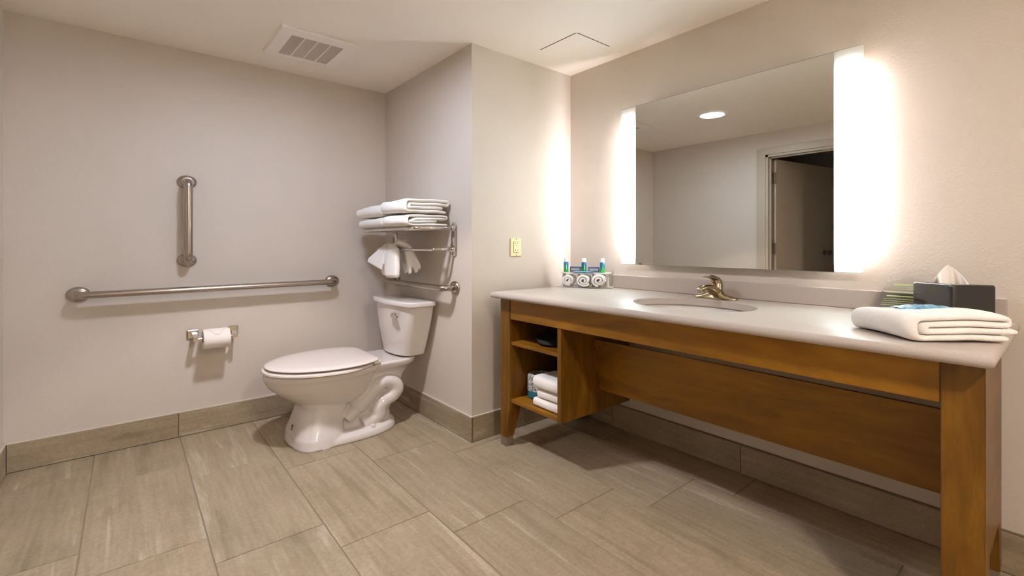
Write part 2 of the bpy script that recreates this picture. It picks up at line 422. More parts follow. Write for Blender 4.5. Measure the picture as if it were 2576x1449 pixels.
for k in range(n):
    y = gy0+(gy1-gy0)*(k+.5)/n; box(bm, (gx0, y-.0022, H-.0095), (gx1, y+.0022, H-.003))
obj('louvre_slats', bm, 'vent_in', V, kind='stuff')
xm = (u0+u1)/2
for y in (v0+.012, v1-.016): obj('release_tab', BOX((xm+.005, y, zb-.0012), (xm+.04, y+.004, zb+.001)), 'plastic_w', V)

AP = thing('access_panel', (2.06, 1.91, H-.004), 'flush square access panel in the ceiling above the vanity', 'access panel')
ax0, ax1, ay0, ay1 = 1.919, 2.205, 1.762, 2.06
obj('panel', BOX((ax0+.004, ay0+.004, H-.0025), (ax1, ay1, H), .001, 1), 'ceil', AP)
bm = NB(); box(bm, (ax0-.0005, ay0+.02, H-.0022), (ax0+.0035, ay1, H)); box(bm, (ax0+.02, ay0-.0005, H-.0022), (ax1, ay0+.0035, H))
for k in range(6):
    a0 = PI+PI/2*k/6; 
    c = Vector((ax0+.0215, ay0+.0215)); p = c+Vector((math.cos(a0), math.sin(a0)))*.020
    obox(bm, (p.x, p.y, H-.0022), (-math.sin(a0), math.cos(a0)), (math.cos(a0), math.sin(a0)), .0022, .008, .004)
obj('seam', bm, mat('seam_shadow', lin((120, 110, 92)), .9), AP)

# ------------------------------------------------------------------ wall outlet
O = thing('wall_outlet', (1.881, YC-.003, 1.077), 'ivory duplex wall outlet with two test buttons on the side wall by the counter', 'outlet')
ox0, ox1, oz0, oz1 = 1.837, 1.925, 1.0775, 1.193; of = YC-.008
bm = BOX((ox0, of, oz0), (ox1, YC, oz1), .005, 3); obj('cover_plate', bm, 'ivory', O)
cx = (ox0+ox1)/2; fx0, fx1, fz0, fz1 = cx-.0215, cx+.0215, 1.1015, 1.169
obj('recess_line', BOX((fx0-.0016, of-.0003, fz0-.0016), (fx1+.0016, of+.002, fz1+.0016)), 'ivory_d', O)
FCE = obj('receptacle_face', BOX((fx0, of-.004, fz0), (fx1, of+.002, fz1), .0015, 2), 'ivory', O)
yy = of-.0043
for zc in (1.160, 1.116):
    for dx in (-.009, .009): obj('slot', BOX((cx+dx-.0016, yy, zc-.004), (cx+dx+.0016, yy+.002, zc+.004)), 'ivory_d', FCE)
    obj('ground_hole', lathe(NB(), (cx, yy, zc-.0125), (0, 1, 0), [(.0028, 0), (.0028, .002)], 12), 'ivory_d', FCE)
for dx in (-.009, .008): obj('test_button', BOX((cx+dx-.007, of-.0055, 1.1325), (cx+dx+.007, of, 1.1395), .001, 1), 'ivory', FCE)
for zc in (1.186, 1.0855): obj('screw', lathe(NB(), (cx, of-.001, zc), (0, 1, 0), [(.0028, 0), (.003, .002)], 12), 'ivory_d', O)

# ------------------------------------------------------------------ grab bars
def flange(bm, c, n):
    lathe(bm, c, n, [(.040, 0), (.040, .004), (.037, .012), (.028, .018), (.020, .020)], 36)
def grab(name_label, base, p0, p1, n, so):
    """p0, p1: flange centres on the wall; n: out of the wall; so: stand-off"""
    t = thing('grab_bar', base, name_label, 'grab bar', 'grab bars')
    n = Vector(n); p0 = Vector(p0); p1 = Vector(p1); d = (p1-p0).normalized()
    path = fillet([p0+n*.004, p0+n*so, p1+n*so, p1+n*.004], .075, 10)
    obj('bar', tube(NB(), path, .0185, 22), 'steel', t, 180)
    for p in (p0, p1):
        fl = obj('flange', (lambda b: (flange(b, p+n*.0005, n), b)[1])(NB()), 'steel', t, 40)
SO = .09
grab('long horizontal brushed steel grab bar on the wall left of the toilet', (.46, YA-.02, .885), (-.205, YA, .883), (1.137, YA, .890), (0, -1, 0), SO)
grab('short vertical brushed steel grab bar above the long horizontal one', (.276, YA-.02, 1.04), (.276, YA, 1.056), (.276, YA, 1.529), (0, -1, 0), SO)
grab('short horizontal brushed steel grab bar above the toilet tank', (XB-.02, 2.8, .885), (XB, 2.420, .888), (XB, 3.215, .886), (-1, 0, 0), SO)

# ------------------------------------------------------------------ toilet paper
P = thing('paper_holder', (.41, YA-.01, .57), 'chrome toilet paper holder with two square posts on the wall', 'paper holder')
PC = Vector((.414, YA-.105, .590))
for x in (.305, .517):
    obj('mount_plate', BOX((x-.030, YA-.014, .582), (x+.030, YA, .636), .006, 3), 'chrome', P)
    bm = NB(); s_ = 1 if x < .4 else -1
    loft(bm, [[(x+s_*a*.012+(.006*s_), y, zz) for a, zz in ((-1, z0), (1, z0), (1, z1), (-1, z1))] for y, z0, z1 in ((YA-.01, .596, .620), (YA-.06, .590, .614), (YA-.118, .577, .603), (YA-.124, .580, .600))])
    obj('post', bm, 'chrome', P)
obj('roller', lathe(NB(), (.315, PC.y, PC.z), (1, 0, 0), [(.010, 0), (.010, .19)], 16), 'chrome', P, 40)
TR = thing('toilet_roll', (PC.x, PC.y, PC.z-.062), 'white toilet paper roll with a folded point on the chrome holder', 'toilet paper')
R = .0575; hw = .068
bm = NB(); prof = [(.021, -hw), (R-.002, -hw), (R, -hw+.004), (R, hw-.004), (R-.002, hw), (.021, hw)]
lathe(bm, PC+Vector((0, 0, -.006)), (1, 0, 0), prof+[prof[0]], 48, cap=False); obj('roll', bm, 'paper', TR, 40)
bm = NB(); lathe(bm, PC+Vector((0, 0, -.006)), (1, 0, 0), [(.0205, -hw+.001), (.0205, hw-.001), (.018, hw-.001), (.018, -hw+.001), (.0205, -hw+.001)], 24, cap=False); obj('core', bm, 'card', TR, 40)
# the loose sheet: lies over the roll's top, folded to a blunt point
bm = NB(); nA = 10; rows = []
for i in range(nA+1):
    t = i/nA; a = math.radians(120-86*t)       # from the back over the top towards the room
    r = R+.0012+.0035*max(0, t-.55)
    half = hw*.98 if t < .25 else hw*(.98-.80*((t-.25)/.75)**.8)
    row = []
    for j in range(9):
        s_ = j/8*2-1; row.append(bm.verts.new((PC.x+s_*half, PC.y+math.cos(a)*r*S*-1*-1*(-1), PC.z-.006+math.sin(a)*r)))
    rows.append(row)
for i in range(nA):
    for j in range(8): bm.faces.new((rows[i][j], rows[i][j+1], rows[i+1][j+1], rows[i+1][j]))
def sol(th, off=1):
    def f(o):
        s = o.modifiers.new('solid', 'SOLIDIFY'); s.thickness = th; s.offset = off
    return f
obj('loose_sheet', bm, 'paper', TR, 180, mods=sol(.0012))

# ------------------------------------------------------------------ toilet
YT = 2.905
TO = thing('toilet', (1.05, YT, 0), 'white two-piece toilet with closed lid in the alcove', 'toilet')
def egg(x0, x1, b, hb, z, n=72, peak=.63, yc=YT, corner=.05):
    """outline blunt at the back (x1), round at the front (x0)"""
    up = []
    K = n//2
    for i in range(K+1):
        s = (1-math.cos(PI*i/K*.5))**1.0 if False else (i/K)
        s = 1-(1-s)**1.0; s = s*s*(3-2*s)*.5+s*.5
        if s < peak: h = b*math.sqrt(max(0, 1-((peak-s)/peak)**2))
        else: h = b-(b-hb)*((s-peak)/(1-peak))**2
        e = (1-s)*(x1-x0)
        if e < corner: h *= .80+.20*math.sqrt(max(0, 1-(1-e/corner)**2))
        up.append((x0+(x1-x0)*s, h))
    pts = [(x, yc+h, z) for x, h in up]+[(x, yc-h, z) for x, h in reversed(up[1:])]
    return [Vector(p) for p in pts]
def rsec(x0, x1, hw, z, e=4, n=56, yc=YT, bow=0.):
    pts = []
    cx, a = (x0+x1)/2, (x1-x0)/2
    for k in range(n):
        t = 2*PI*k/n; c, s = math.cos(t), math.sin(t)
        x = cx+a*math.copysign(abs(c)**(2/e), c); y = hw*math.copysign(abs(s)**(2/e), s)
        if x < cx: x -= bow*(1-(y/hw)**2)*((cx-x)/a)
        pts.append(Vector((x, yc+y, z)))
    return pts
# bowl, pedestal and trapway grown into one porcelain body
bm = NB()
loft(bm, [rsec(.708, 1.352, .228, .0, 2.6), rsec(.706, 1.352, .230, .012, 2.6), rsec(.715, 1.345, .222, .035, 2.6), rsec(.735, 1.335, .195, .05, 2.6)])      # foot
loft(bm, [rsec(.714, 1.005, .226, .0, 3.2), rsec(.722, 1.003, .212, .05, 3.2), rsec(.740, 1.005, .19, .10, 3.0), rsec(.757, 1.02, .172, .16, 2.8), rsec(.770, 1.06, .165, .21, 2.6), rsec(.755, 1.12, .17, .26, 2.4)])   # front column
bowl = [(.800, 1.06, .13, .10, .195), (.765, 1.10, .165, .12, .215), (.715, 1.135, .195, .14, .250), (.672, 1.150, .212, .15, .282), (.630, 1.165, .228, .15, .318), (.602, 1.18, .238, .15, .350), (.588, 1.19, .247, .16, .378), (.581, 1.21, .262, .165, .392), (.585, 1.22, .268, .168, .416), (.592, 1.22, .262, .168, .422)]
loft(bm, [egg(*q) for q in bowl])
loft(bm, [rsec(1.06, 1.43, .10, .30, 3), rsec(1.08, 1.45, .14, .355, 3), rsec(1.02, 1.475, .178, .388, 3.4), rsec(1.02, 1.480, .185, .412, 3.6), rsec(1.03, 1.474, .178, .423, 3.6)])   # deck
loft(bm, [rsec(.95, 1.325, .125, .03, 4), rsec(.95, 1.312, .125, .10, 4), rsec(.96, 1.355, .125, .17, 4), rsec(.98, 1.385, .125, .25, 4), rsec(1.0, 1.415, .128, .33, 4), rsec(1.02, 1.44, .14, .38, 4)])    # web
trap = [(1.0, .115), (1.05, .145), (1.10, .185), (1.15, .235), (1.20, .278), (1.255, .293), (1.305, .272), (1.322, .232), (1.295, .196), (1.240, .172), (1.207, .140), (1.203, .095), (1.155, .070), (1.10, .058)]
for sgn in (-1, 1):
    path = [Vector((x, YT+sgn*.124, z)) for x, z in trap]
    fine = []
    for i in range(len(path)-1):
        p0, p1, p2, p3 = path[max(i-1, 0)], path[i], path[i+1], path[min(i+2, len(path)-1)]
        for k in range(4):
            t = k/4; fine.append(.5*((2*p1)+(-p0+p2)*t+(2*p0-5*p1+4*p2-p3)*t*t+(-p0+3*p1-3*p2+p3)*t**3))
    fine.append(path[-1])
    n_ = len(fine); rad = [(.036 if i < n_*.1 else .045) if i < n_*.85 else .042+.012*(i/n_-.85)/.15 for i in range(n_)]
    tube(bm, fine, rad, 14)
    tube(bm, [(1.31, YT+sgn*.075, .30), (1.35, YT+sgn*.085, .375)], .02, 10)
def bowl_mods(o):
    r = o.modifiers.new('fuse', 'REMESH'); r.mode = 'VOXEL'; r.voxel_size = .0055; r.use_smooth_shade = True
    s = o.modifiers.new('soft', 'SMOOTH'); s.factor = .5; s.iterations = 5
obj('bowl', bm, 'porcelain', TO, 180, mods=bowl_mods)
bm = NB(); loft(bm, [egg(.584, 1.165, .284, .19, .4235), egg(.579, 1.167, .290, .19, .428), egg(.580, 1.167, .288, .19, .436), egg(.588, 1.160, .278, .185, .4405)])
obj('seat', bm, 'seat', TO, 50)
bm = NB(); loft(bm, [egg(.625, 1.175, .250, .186, .4495), egg(.604, 1.186, .272, .198, .4495), egg(.595, 1.192, .282, .203, .4515), egg(.593, 1.193, .284, .204, .456), egg(.600, 1.188, .276, .198, .4615), egg(.640, 1.165, .235, .17, .466), egg(.72, 1.10, .15, .11, .4695), egg(.80, 1.02, .06, .04, .4705)])
obj('lid', bm, 'seat', TO, 50)
bm = NB(); box(bm, (1.150, YT-.205, .424), (1.196, YT+.205, .4485), .008, 3); obj('hinge_block', bm, 'seat', TO, 40)
for s_ in (-1, 1): obj('seat_bumper', BOX((.66, YT+s_*.10-.012, .440), (.70, YT+s_*.10+.012, .4497)), 'seat', TO)
# tank
bm = NB(); loft(bm, [rsec(1.385, 1.520, .165, .428, 4, bow=.03), rsec(1.372, 1.525, .178, .436, 5, bow=.035), rsec(1.368, 1.528, .200, .50, 6, bow=.04), rsec(1.364, 1.530, .236, .60, 7, bow=.045), rsec(1.362, 1.530, .262, .68, 8, bow=.045), rsec(1.360, 1.531, .284, .765, 8, bow=.045)])
obj('tank', bm, 'porcelain', TO, 38)
bm = NB(); loft(bm, [rsec(1.350, 1.535, .296, .758, 9, bow=.045), rsec(1.345, 1.536, .303, .764, 9, bow=.045), rsec(1.345, 1.536, .304, .782, 9, bow=.045), rsec(1.349, 1.534, .300, .788, 9, bow=.045), rsec(1.356, 1.530, .293, .7905, 9, bow=.045)])
obj('tank_lid', bm, 'porcelain', TO, 38)
bm = NB(); xf = 1.316; ly, lz = 2.775, .698
loft(bm, [[(xf+.014-d, ly+c_+hy_*math.cos(2*PI*k/28), lz+dz+hz*math.sin(2*PI*k/28)) for k in range(28)] for d, hy_, hz, c_, dz in ((0, .016, .012, 0, 0), (.016, .016, .012, 0, 0), (.017, .040, .019, -.004, 0), (.024, .043, .020, -.006, 0), (.032, .036, .015, -.012, -.001), (.037, .018, .006, -.024, -.002))])
loft(bm, [[(xf-.014+a, ly+y, lz+z) for a, z in ((-.004-f, -.010*g_), (-.004-f, .008*g_), (.004, .008*g_), (.004, -.010*g_))] for y, f, g_ in ((-.02, .006, 1), (-.05, .003, .8), (-.066, 0, .35))])
obj('flush_lever', bm, 'chrome', TO, 60)
for s_ in (-1, 1):
    obj('bolt_cap', lathe(NB(), (1.148, YT+s_*.186, .045), (0, 0, 1), [(.013, 0), (.0135, .008), (.010, .016), (.004, .019)], 18), 'porcelain', TO, 60)
bm = NB()
for k, ln in enumerate((.020, .024, .018, .030)):
    zz = .112-.006*k-(0.005 if k == 3 else 0); xx = .7495+(.112-zz)*-.25
    box(bm, (xx-.0195, YT-.03-ln/3, zz-.0010), (xx-.013, YT-.03+ln/3, zz+.0010))
obj('printed_mark', bm, 'ink', TO)

# ------------------------------------------------------------------ towel rack on the alcove wall
RK = thing('towel_rack', (XB-.1, 2.83, 1.08), 'chrome towel rack with shelf rails above the toilet', 'towel rack')
for y in (2.428, 3.245):
    bm = NB(); n = 12; out = []
    for sz, zc in ((1, 1.258), (-1, 1.108)):
        for k in range(n+1):
            a = PI*k/n; out.append((math.cos(a)*.030*sz, zc+math.sin(a)*.028*sz))
    rings = [[(XB-d, y+a*f, 1.183+(z-1.183)*(.5+.5*f)) for a, z in out] for d, f in ((0, 1), (.007, 1), (.011, .88))]
    loft(bm, rings); BR = obj('bracket', bm, 'chrome', RK, 40)
    for zc in (1.252, 1.120): obj('socket', lathe(NB(), (XB-.008, y, zc), (-1, 0, 0), [(.019, 0), (.018, .014), (.013, .020)], 20), 'chrome', BR, 40)
def rail(x, z, y0, y1, r, rad): return tube(NB(), fillet([(XB-.01, y0, z+.006), (x, y0, z), (x, y1, z), (XB-.01, y1, z+.006)], rad, 10), r, 14)
obj('shelf_rail', rail(1.272, 1.247, 2.428, 3.245, .0105, .10), 'chrome', RK, 180)
obj('shelf_rail', tube(NB(), [(1.36, 2.432, 1.247), (1.36, 3.242, 1.247)], .007, 10), 'chrome', RK, 180)
obj('shelf_rail', tube(NB(), [(1.45, 2.432, 1.247), (1.45, 3.242, 1.247)], .007, 10), 'chrome', RK, 180)
obj('towel_bar', rail(1.392, 1.121, 2.428, 3.262, .009, .08), 'chrome', RK, 180)

# ------------------------------------------------------------------ folded towels
def wob(p, amp, f=9.0, seed=0.):
    return noise.noise(Vector((p[0]*f+seed, p[1]*f-seed, p[2]*f+seed*2)))*amp
def strip(bm, line, th, org, ad, wd, W, nW=14, amp=.004, seed=0., lift=None, endr=.5, taper=None, soft=.015):
    """cloth of thickness th folded along 'line' (a, z) and W long along wd"""
    line = [Vector((p[0], p[1])) for p in line]; n = len(line); ad = Vector((*ad, 0)).normalized(); wd = Vector((*wd, 0)).normalized(); org = Vector(org)
    nor = []
    for i in range(n):
        t = (line[min(i+1, n-1)]-line[max(i-1, 0)]).normalized(); nor.append(Vector((-t.y, t.x)))
    zc = sum(p.y for p in line)/n
    slices = []
    ws = [0, .006, .018]+[.018+(W-.036)*k/(nW) for k in range(1, nW)]+[W-.018, W-.006, W]
    for w_ in ws:
        e = min(w_, W-w_)
        k = 1 if e > soft else endr+(1-endr)*math.sqrt(max(0, 1-(1-e/soft)**2)); rnd = 0 if e > soft else soft*.55*(1-math.sqrt(max(0, 1-(1-e/soft)**2)))
        ring = []
        def put(q):
            f = taper(w_/W) if taper else (1, 1)
            p = org+ad*((q.x*f[0] if q.x > 0 else q.x)+rnd*(1-min(1, max(0, q.x/.12))))+wd*w_+Vector((0, 0, q.y*f[1]))
            p = p+Vector((0, 0, wob(p, amp, 9, seed)))+ad*wob(p, amp, 7, seed+5)+wd*(wob((q.x*3, q.y*9, seed), amp*1.6, 3, seed))
            if lift: p.z += lift(q.x, w_)
            return p
        for i in range(n): ring.append(put(line[i]+nor[i]*th/2*k))
        for i in reversed(range(n)): ring.append(put(line[i]-nor[i]*th/2*k))
        slices.append(ring)
    R = [[bm.verts.new(p) for p in r] for r in slices]; m_ = 2*n
    for i in range(len(R)-1):
        for j in range(m_): bm.faces.new((R[i][j], R[i][(j+1) % m_], R[i+1][(j+1) % m_], R[i+1][j]))
    for r, flip in ((R[0], True), (R[-1], False)):
        for j in range(n-1):
            f = (r[j], r[j+1], r[m_-2-j], r[m_-1-j]); bm.faces.new(f[::-1] if flip else f)
    return bm
def dens(line, step):
    line = [Vector((p[0], p[1], 0)) for p in line]; out = [line[0]]
    for a, b in zip(line, line[1:]):
        k = max(1, int((b-a).length/step))
        for i in range(1, k+1): out.append(a.lerp(b, i/k))
    return [(p.x, p.y) for p in out]
def sfold(Lg, h, v=0):
    z = [h*(i+.5)/4 for i in range(4)]; r3 = (z[3]-z[0])/2; r1 = (z[1]-z[0])/2
    if v == 0: pts = [(Lg*.96, z[0]), (0, z[0]), (0, z[3]), (Lg, z[3]), (Lg, z[2]), (Lg*.09, z[2]), (Lg*.09, z[1]), (Lg*.88, z[1])]; rr = [r3, r3, r1, r1, r1, r1]
    elif v == 1: pts = [(Lg*.99, z[0]), (0, z[0]), (0, z[3]), (Lg*.96, z[3]), (Lg*.96, z[2]), (Lg*.22, z[2]), (Lg*.08, z[1]), (Lg*.74, z[1]*1.05)]; rr = [r3, r3, r1, r1, r1, r1]
    elif v == 3: pts = [(Lg*.96, z[0]), (0, z[0]), (0, z[3]), (Lg*.96, z[3]), (Lg*.96, z[2]), (Lg*.13, z[2]), (Lg*.13, z[1]), (Lg*1.04, z[1])]; rr = [r3, r3, r1, r1, r1, r1]
    else: pts = [(Lg, z[0]), (0, z[0]), (0, z[2]*1.15), (Lg*.97, z[2]*1.15), (Lg*.97, z[1]*1.3), (Lg*.1, z[1]*1.3)]; rr = [r1*2, r1*2, r1, r1]
    return dens([(p.x, p.y) for p in fillet([(a, b, 0) for a, b in pts], rr, 6)], .02)
def towel(label, org, ad, wd, Lg, h, W, v, seed, group=None, amp=.004, name='folded_towel', taper=None, cat='towel', soft=.015):
    bm = strip(NB(), sfold(Lg, h, v), h/4*1.0, org, ad, wd, W, 14, amp, seed, taper=taper, soft=soft)
    return obj(name, bm, 'terry', None, 180, subsurf=1, label=label, cat=cat, group=group)
zs = 1.262
g = 'bath towels on the rack shelf'
tl = lambda t: (1-.10*t, 1-.10*t)
towel('folded white bath towel lowest on the rack shelf, near the wall bracket', (1.236, 2.468, zs), (1, 0), (0, 1), .290, .070, .312, 1, 3., g, .006, taper=tl, soft=.03)
towel('folded white bath towel lowest on the rack shelf, in the corner side stack', (1.246, 2.800, zs), (1, 0), (0, 1), .262, .062, .400, 0, 11., g, .006, taper=lambda t: (1-.1*t, 1-.08*t), soft=.03)
towel('folded white bath towel on top of the stack nearest the wall bracket', (1.226, 2.466, zs+.0765), (1, 0), (0, 1), .302, .086, .318, 0, 21., g, .007, taper=tl, soft=.03)
towel('folded white bath towel on top of the stack next to the corner', (1.238, 2.796, zs+.0685), (1, 0), (0, 1), .27, .082, .425, 1, 31., g, .007, taper=lambda t: (1-.1*t, 1-.20*t*t), soft=.035)
# hand towel hanging over the lower bar: gathered folds grown into one cloth
def ribbon(bm, secs, n=22):
    """secs: centre, half width along y, half thickness, lean of the width axis in x"""
    rings = []
    for i, (c, hw_, ht, ln) in enumerate(secs):
        a = Vector(secs[max(i-1, 0)][0]); b = Vector(secs[min(i+1, len(secs)-1)][0]); t = (b-a).normalized()
        wy = Vector((ln, 1, 0)).normalized(); nn = t.cross(wy).normalized(); wy = nn.cross(t).normalized()
        rings.append([Vector(c)+wy*hw_*math.copysign(abs(math.cos(q))**.75, math.cos(q))+nn*ht*math.copysign(abs(math.sin(q))**.75, math.sin(q)) for q in [2*PI*k/n for k in range(n)]])
    return loft(bm, rings)
def drape():
    bm = NB(); bx, bz = 1.392, 1.121
    # broad roll in front, over the bar and down behind
    ribbon(bm, [((bx-.036, 2.888, .937), .082, .018, 0), ((bx-.040, 2.888, .950), .092, .026, 0), ((bx-.038, 2.890, 1.0), .094, .028, 0), ((bx-.036, 2.897, 1.06), .092, .026, 0), ((bx-.034, 2.908, 1.11), .092, .022, 0), ((bx-.020, 2.915, 1.142), .094, .018, 0), ((bx+.006, 2.90, 1.150), .096, .016, 0), ((bx+.032, 2.87, 1.128), .092, .016, 0), ((bx+.040, 2.83, 1.08), .09, .014, 0), ((bx+.042, 2.80, 1.01), .085, .012, 0), ((bx+.042, 2.79, .985), .08, .010, 0)])
    ribbon(bm, [((bx-.016, 3.018, .944), .060, .010, 0), ((bx-.020, 3.020, .96), .070, .014, 0), ((bx-.022, 3.016, 1.03), .070, .015, 0), ((bx-.026, 3.006, 1.10), .062, .015, 0), ((bx-.016, 2.998, 1.136), .062, .014, 0), ((bx+.014, 2.985, 1.140), .058, .012, 0), ((bx+.032, 2.97, 1.10), .05, .012, 0)])
    # hemmed flap swung out to the left
    ribbon(bm, [((bx-.086, 3.062, 1.006), .080, .008, -.35), ((bx-.084, 3.058, 1.018), .082, .011, -.35), ((bx-.070, 3.038, 1.055), .072, .012, -.25), ((bx-.052, 3.020, 1.10), .058, .010, -.1), ((bx-.030, 3.0, 1.138), .052, .012, 0), ((bx-.004, 2.985, 1.148), .05, .012, 0)])
    # pleats fanning out behind the bar
    for y1, z1, x1 in ((2.775, .960, .034), (2.722, .972, .052), (2.672, .998, .046)):
        ribbon(bm, [((bx+x1, y1, z1), .046, .007, .35), ((bx+x1, y1+.002, z1+.012), .046, .010, .35), ((bx+x1*.9, y1*.76+2.84*.24, z1*.5+1.10*.5), .044, .013, .3), ((bx+.026, y1*.5+2.85*.5, 1.122), .046, .014, .2), ((bx+.006, 2.86, 1.146), .06, .012, 0)])
    return bm
def drape_mods(o):
    r = o.modifiers.new('fuse', 'REMESH'); r.mode = 'VOXEL'; r.voxel_size = .0038; r.use_smooth_shade = True
    q = o.modifiers.new('soft', 'SMOOTH'); q.factor = .5; q.iterations = 7
obj('hand_towel', drape(), 'terry', None, 180, mods=drape_mods, label='white hand towel hanging over the lower bar of the rack', cat='towel')

# ------------------------------------------------------------------ vanity base
XF = 1.663; VY0, VY1 = .145, 2.120; ZU = .848
VA = thing('vanity', (2.0, 1.13, 0), 'brown stained wooden vanity table with open shelves at its far end', 'vanity')
LW = .085
def leg(x0, x1, y0, y1, tx, ty):
    """taper towards the inner sides below z=.22; tx, ty: which side moves in"""
    bm = NB(); rings = []
    for z, k in ((.052, 1), (.22, 0), (ZU, 0)):
        a0, a1, b0, b1 = x0, x1, y0, y1; d = .030*k
        if tx > 0: a1 -= d
        else: a0 += d
        if ty > 0: b1 -= d
        else: b0 += d
        rings.append([(a0, b0, z), (a1, b0, z), (a1, b1, z), (a0, b1, z)])
    loft(bm, rings)
    es = [e for e in bm.edges]; bmesh.ops.bevel(bm, geom=es, offset=.002, segments=2, affect='EDGES')
    lg = obj('leg', bm, 'woodZ', VA)
    f0 = rings[0]; i_ = .002
    obj('foot', BOX((f0[0][0]+i_, f0[0][1]+i_, 0), (f0[2][0]-i_, f0[2][1]-i_, .053), .0015, 1), 'footsteel', lg)
leg(XF, XF+LW, VY1-LW, VY1, 1, -1)
leg(XF, XF+LW, VY0, VY0+LW, 1, 1)
leg(2.255, 2.255+LW, VY1-LW, VY1, -1, -1)
leg(2.22, 2.22+LW, VY0+.018, VY0+.018+LW, -1, 1)
obj('front_apron', BOX((XF+.004, VY0+LW+.001, .730), (XF+.026, VY1-LW-.001, ZU), .0015, 1), 'woodY', VA)
obj('end_panel', BOX((XF+LW, VY0+.016, .24), (2.22, VY0+.034, ZU), .0015, 1), 'woodX', VA)
obj('rear_rail', BOX((2.30, VY0+LW+.02, .73), (2.32, VY1-LW, ZU)), 'woodY', VA)
CP0, CP1 = 1.640, 1.667
obj('side_panel', BOX((XF+.008, CP0, .252), (2.235, CP1, ZU), .0015, 1), 'woodZ', VA)
obj('side_panel', BOX((XF+LW, VY1-LW+.01, .252), (2.255, VY1-LW+.03, ZU), .0015, 1), 'woodZ', VA)
obj('cabinet_back', BOX((2.215, CP1, .252), (2.232, VY1-LW+.01, ZU)), 'woodZ', VA)
for z0, z1 in ((.583, .601), (.257, .277)):
    obj('shelf', BOX((XF+.012, CP1, z0), (2.215, VY1-LW+.009, z1), .001, 1), 'woodY', VA)
bm = NB(); k0, k1 = VY0+.036, CP0-.001
loft(bm, [[(1.920, y, .646), (1.938, y, .646), (1.987, y, .368), (1.968, y, .368)] for y in (k0, k1)])
obj('knee_panel', bm, 'woodY', VA)
for (x, z) in ((1.915, .600), (1.948, .415)):
    obj('screw', lathe(NB(), (x, CP0-.014, z), (0, -1, 0), [(.005, 0), (.005, .0015)], 10), 'steel', VA)

# ------------------------------------------------------------------ counter top, sink, faucet
sx, sy, sa, sb = 1.985, 1.118, .220, .272
cx0, cx1, cy0, cy1 = 1.603, XD-.002, .1235, 2.146
angs = sorted([2*PI*k/96 for k in range(96)]+[math.atan2((y-sy), (x-sx)) % (2*PI) for x in (cx0, cx1) for y in (cy0, cy1)])
def rect_pt(a, ins):
    dx, dy = math.cos(a), math.sin(a); ts = []
    x0, x1, y0, y1 = cx0+ins, cx1-ins*0, cy0+ins, cy1-ins
    if dx > 1e-9: ts.append((cx1-sx)/dx)
    if dx < -1e-9: ts.append((cx0-sx)/dx)
    if dy > 1e-9: ts.append((cy1-sy)/dy)
    if dy < -1e-9: ts.append((cy0-sy)/dy)
    t = min(ts); p = (sx+dx*t, sy+dy*t)
    return (min(max(p[0], x0), x1), min(max(p[1], y0), y1))
def ell(a, k=0.):
    r = 1/math.sqrt((math.cos(a)/(sa+k))**2+(math.sin(a)/(sb+k))**2); return (sx+math.cos(a)*r, sy+math.sin(a)*r)
th = CT-ZU; rings = []
rings.append([(*ell(a), ZU) for a in angs]); rings.append([(*ell(a), CT-.003) for a in angs]); rings.append([(*ell(a, .003), CT) for a in angs])
for ins, z in ((.014, CT), (.009, CT-.0015), (.004, CT-.006), (.0008, CT-.012), (0, CT-.017), (.0015, CT-.024), (.006, CT-.030), (.010, ZU)):
    rings.append([(*rect_pt(a, ins), z) for a in angs])
bm = loft(NB(), rings, closed=True); obj('countertop', bm, 'quartz', None, 40, label='white quartz vanity counter with an oval sink opening', cat='countertop')
obj('backsplash', BOX((XD-.021, cy0+.03, CT+.0005), (XD-.001, 1.868, .962), .004, 3), 'quartz', None, label='low white quartz backsplash strip along the wall below the mirror', cat='backsplash')

SK = thing('sink', (sx, sy, .72), 'oval white undermount sink bowl in the counter', 'sink')
prof = [(.016, ZU-.001), (.012, ZU-.004), (.0, ZU-.02), (-.02, .80), (-.055, .765), (-.11, .738), (-.17, .729), (-.195, .727)]
rings = [[(*ell(2*PI*k/64, d), z) for k in range(64)] for d, z in prof]
rings += [[(*ell(2*PI*k/64, d), z-.008) for k in range(64)] for d, z in reversed(prof[1:])]
bm = loft(NB(), rings, cap=False); obj('basin', bm, 'porcelain', SK, 180)
obj('drain', lathe(NB(), (sx, sy, .722), (0, 0, 1), [(.026, 0), (.026, .008), (.020, .006), (.004, .006)], 24), 'chrome', SK, 40)

FA = thing('faucet', (2.27, 1.152, CT), 'brushed nickel single lever faucet behind the oval sink', 'faucet')
fy = 1.152; fxc = 2.275
def esec(cx_, cy_, z, a, b, n=32, e=2.0, sh=0.): 
    out = []
    for k in range(n):
        t = 2*PI*k/n; c, s = math.cos(t), math.sin(t)
        out.append((cx_+a*math.copysign(abs(c)**(2/e), c)+sh, cy_+b*math.copysign(abs(s)**(2/e), s), z))
    return out
bm = NB(); loft(bm, [esec(fxc, fy, CT+.001, .034, .108, e=2.6), esec(fxc, fy, CT+.007, .034, .108, e=2.6), esec(fxc, fy, CT+.012, .031, .100, e=2.5), esec(fxc, fy, CT+.018, .028, .072, e=2.4), esec(fxc+.002, fy, CT+.028, .028, .042, e=2.2), esec(fxc+.008, fy, CT+.045, .030, .031), esec(fxc+.012, fy, CT+.062, .029, .0295), esec(fxc+.014, fy, CT+.076, .027, .028)])
obj('base', bm, 'nickel', FA, 60)
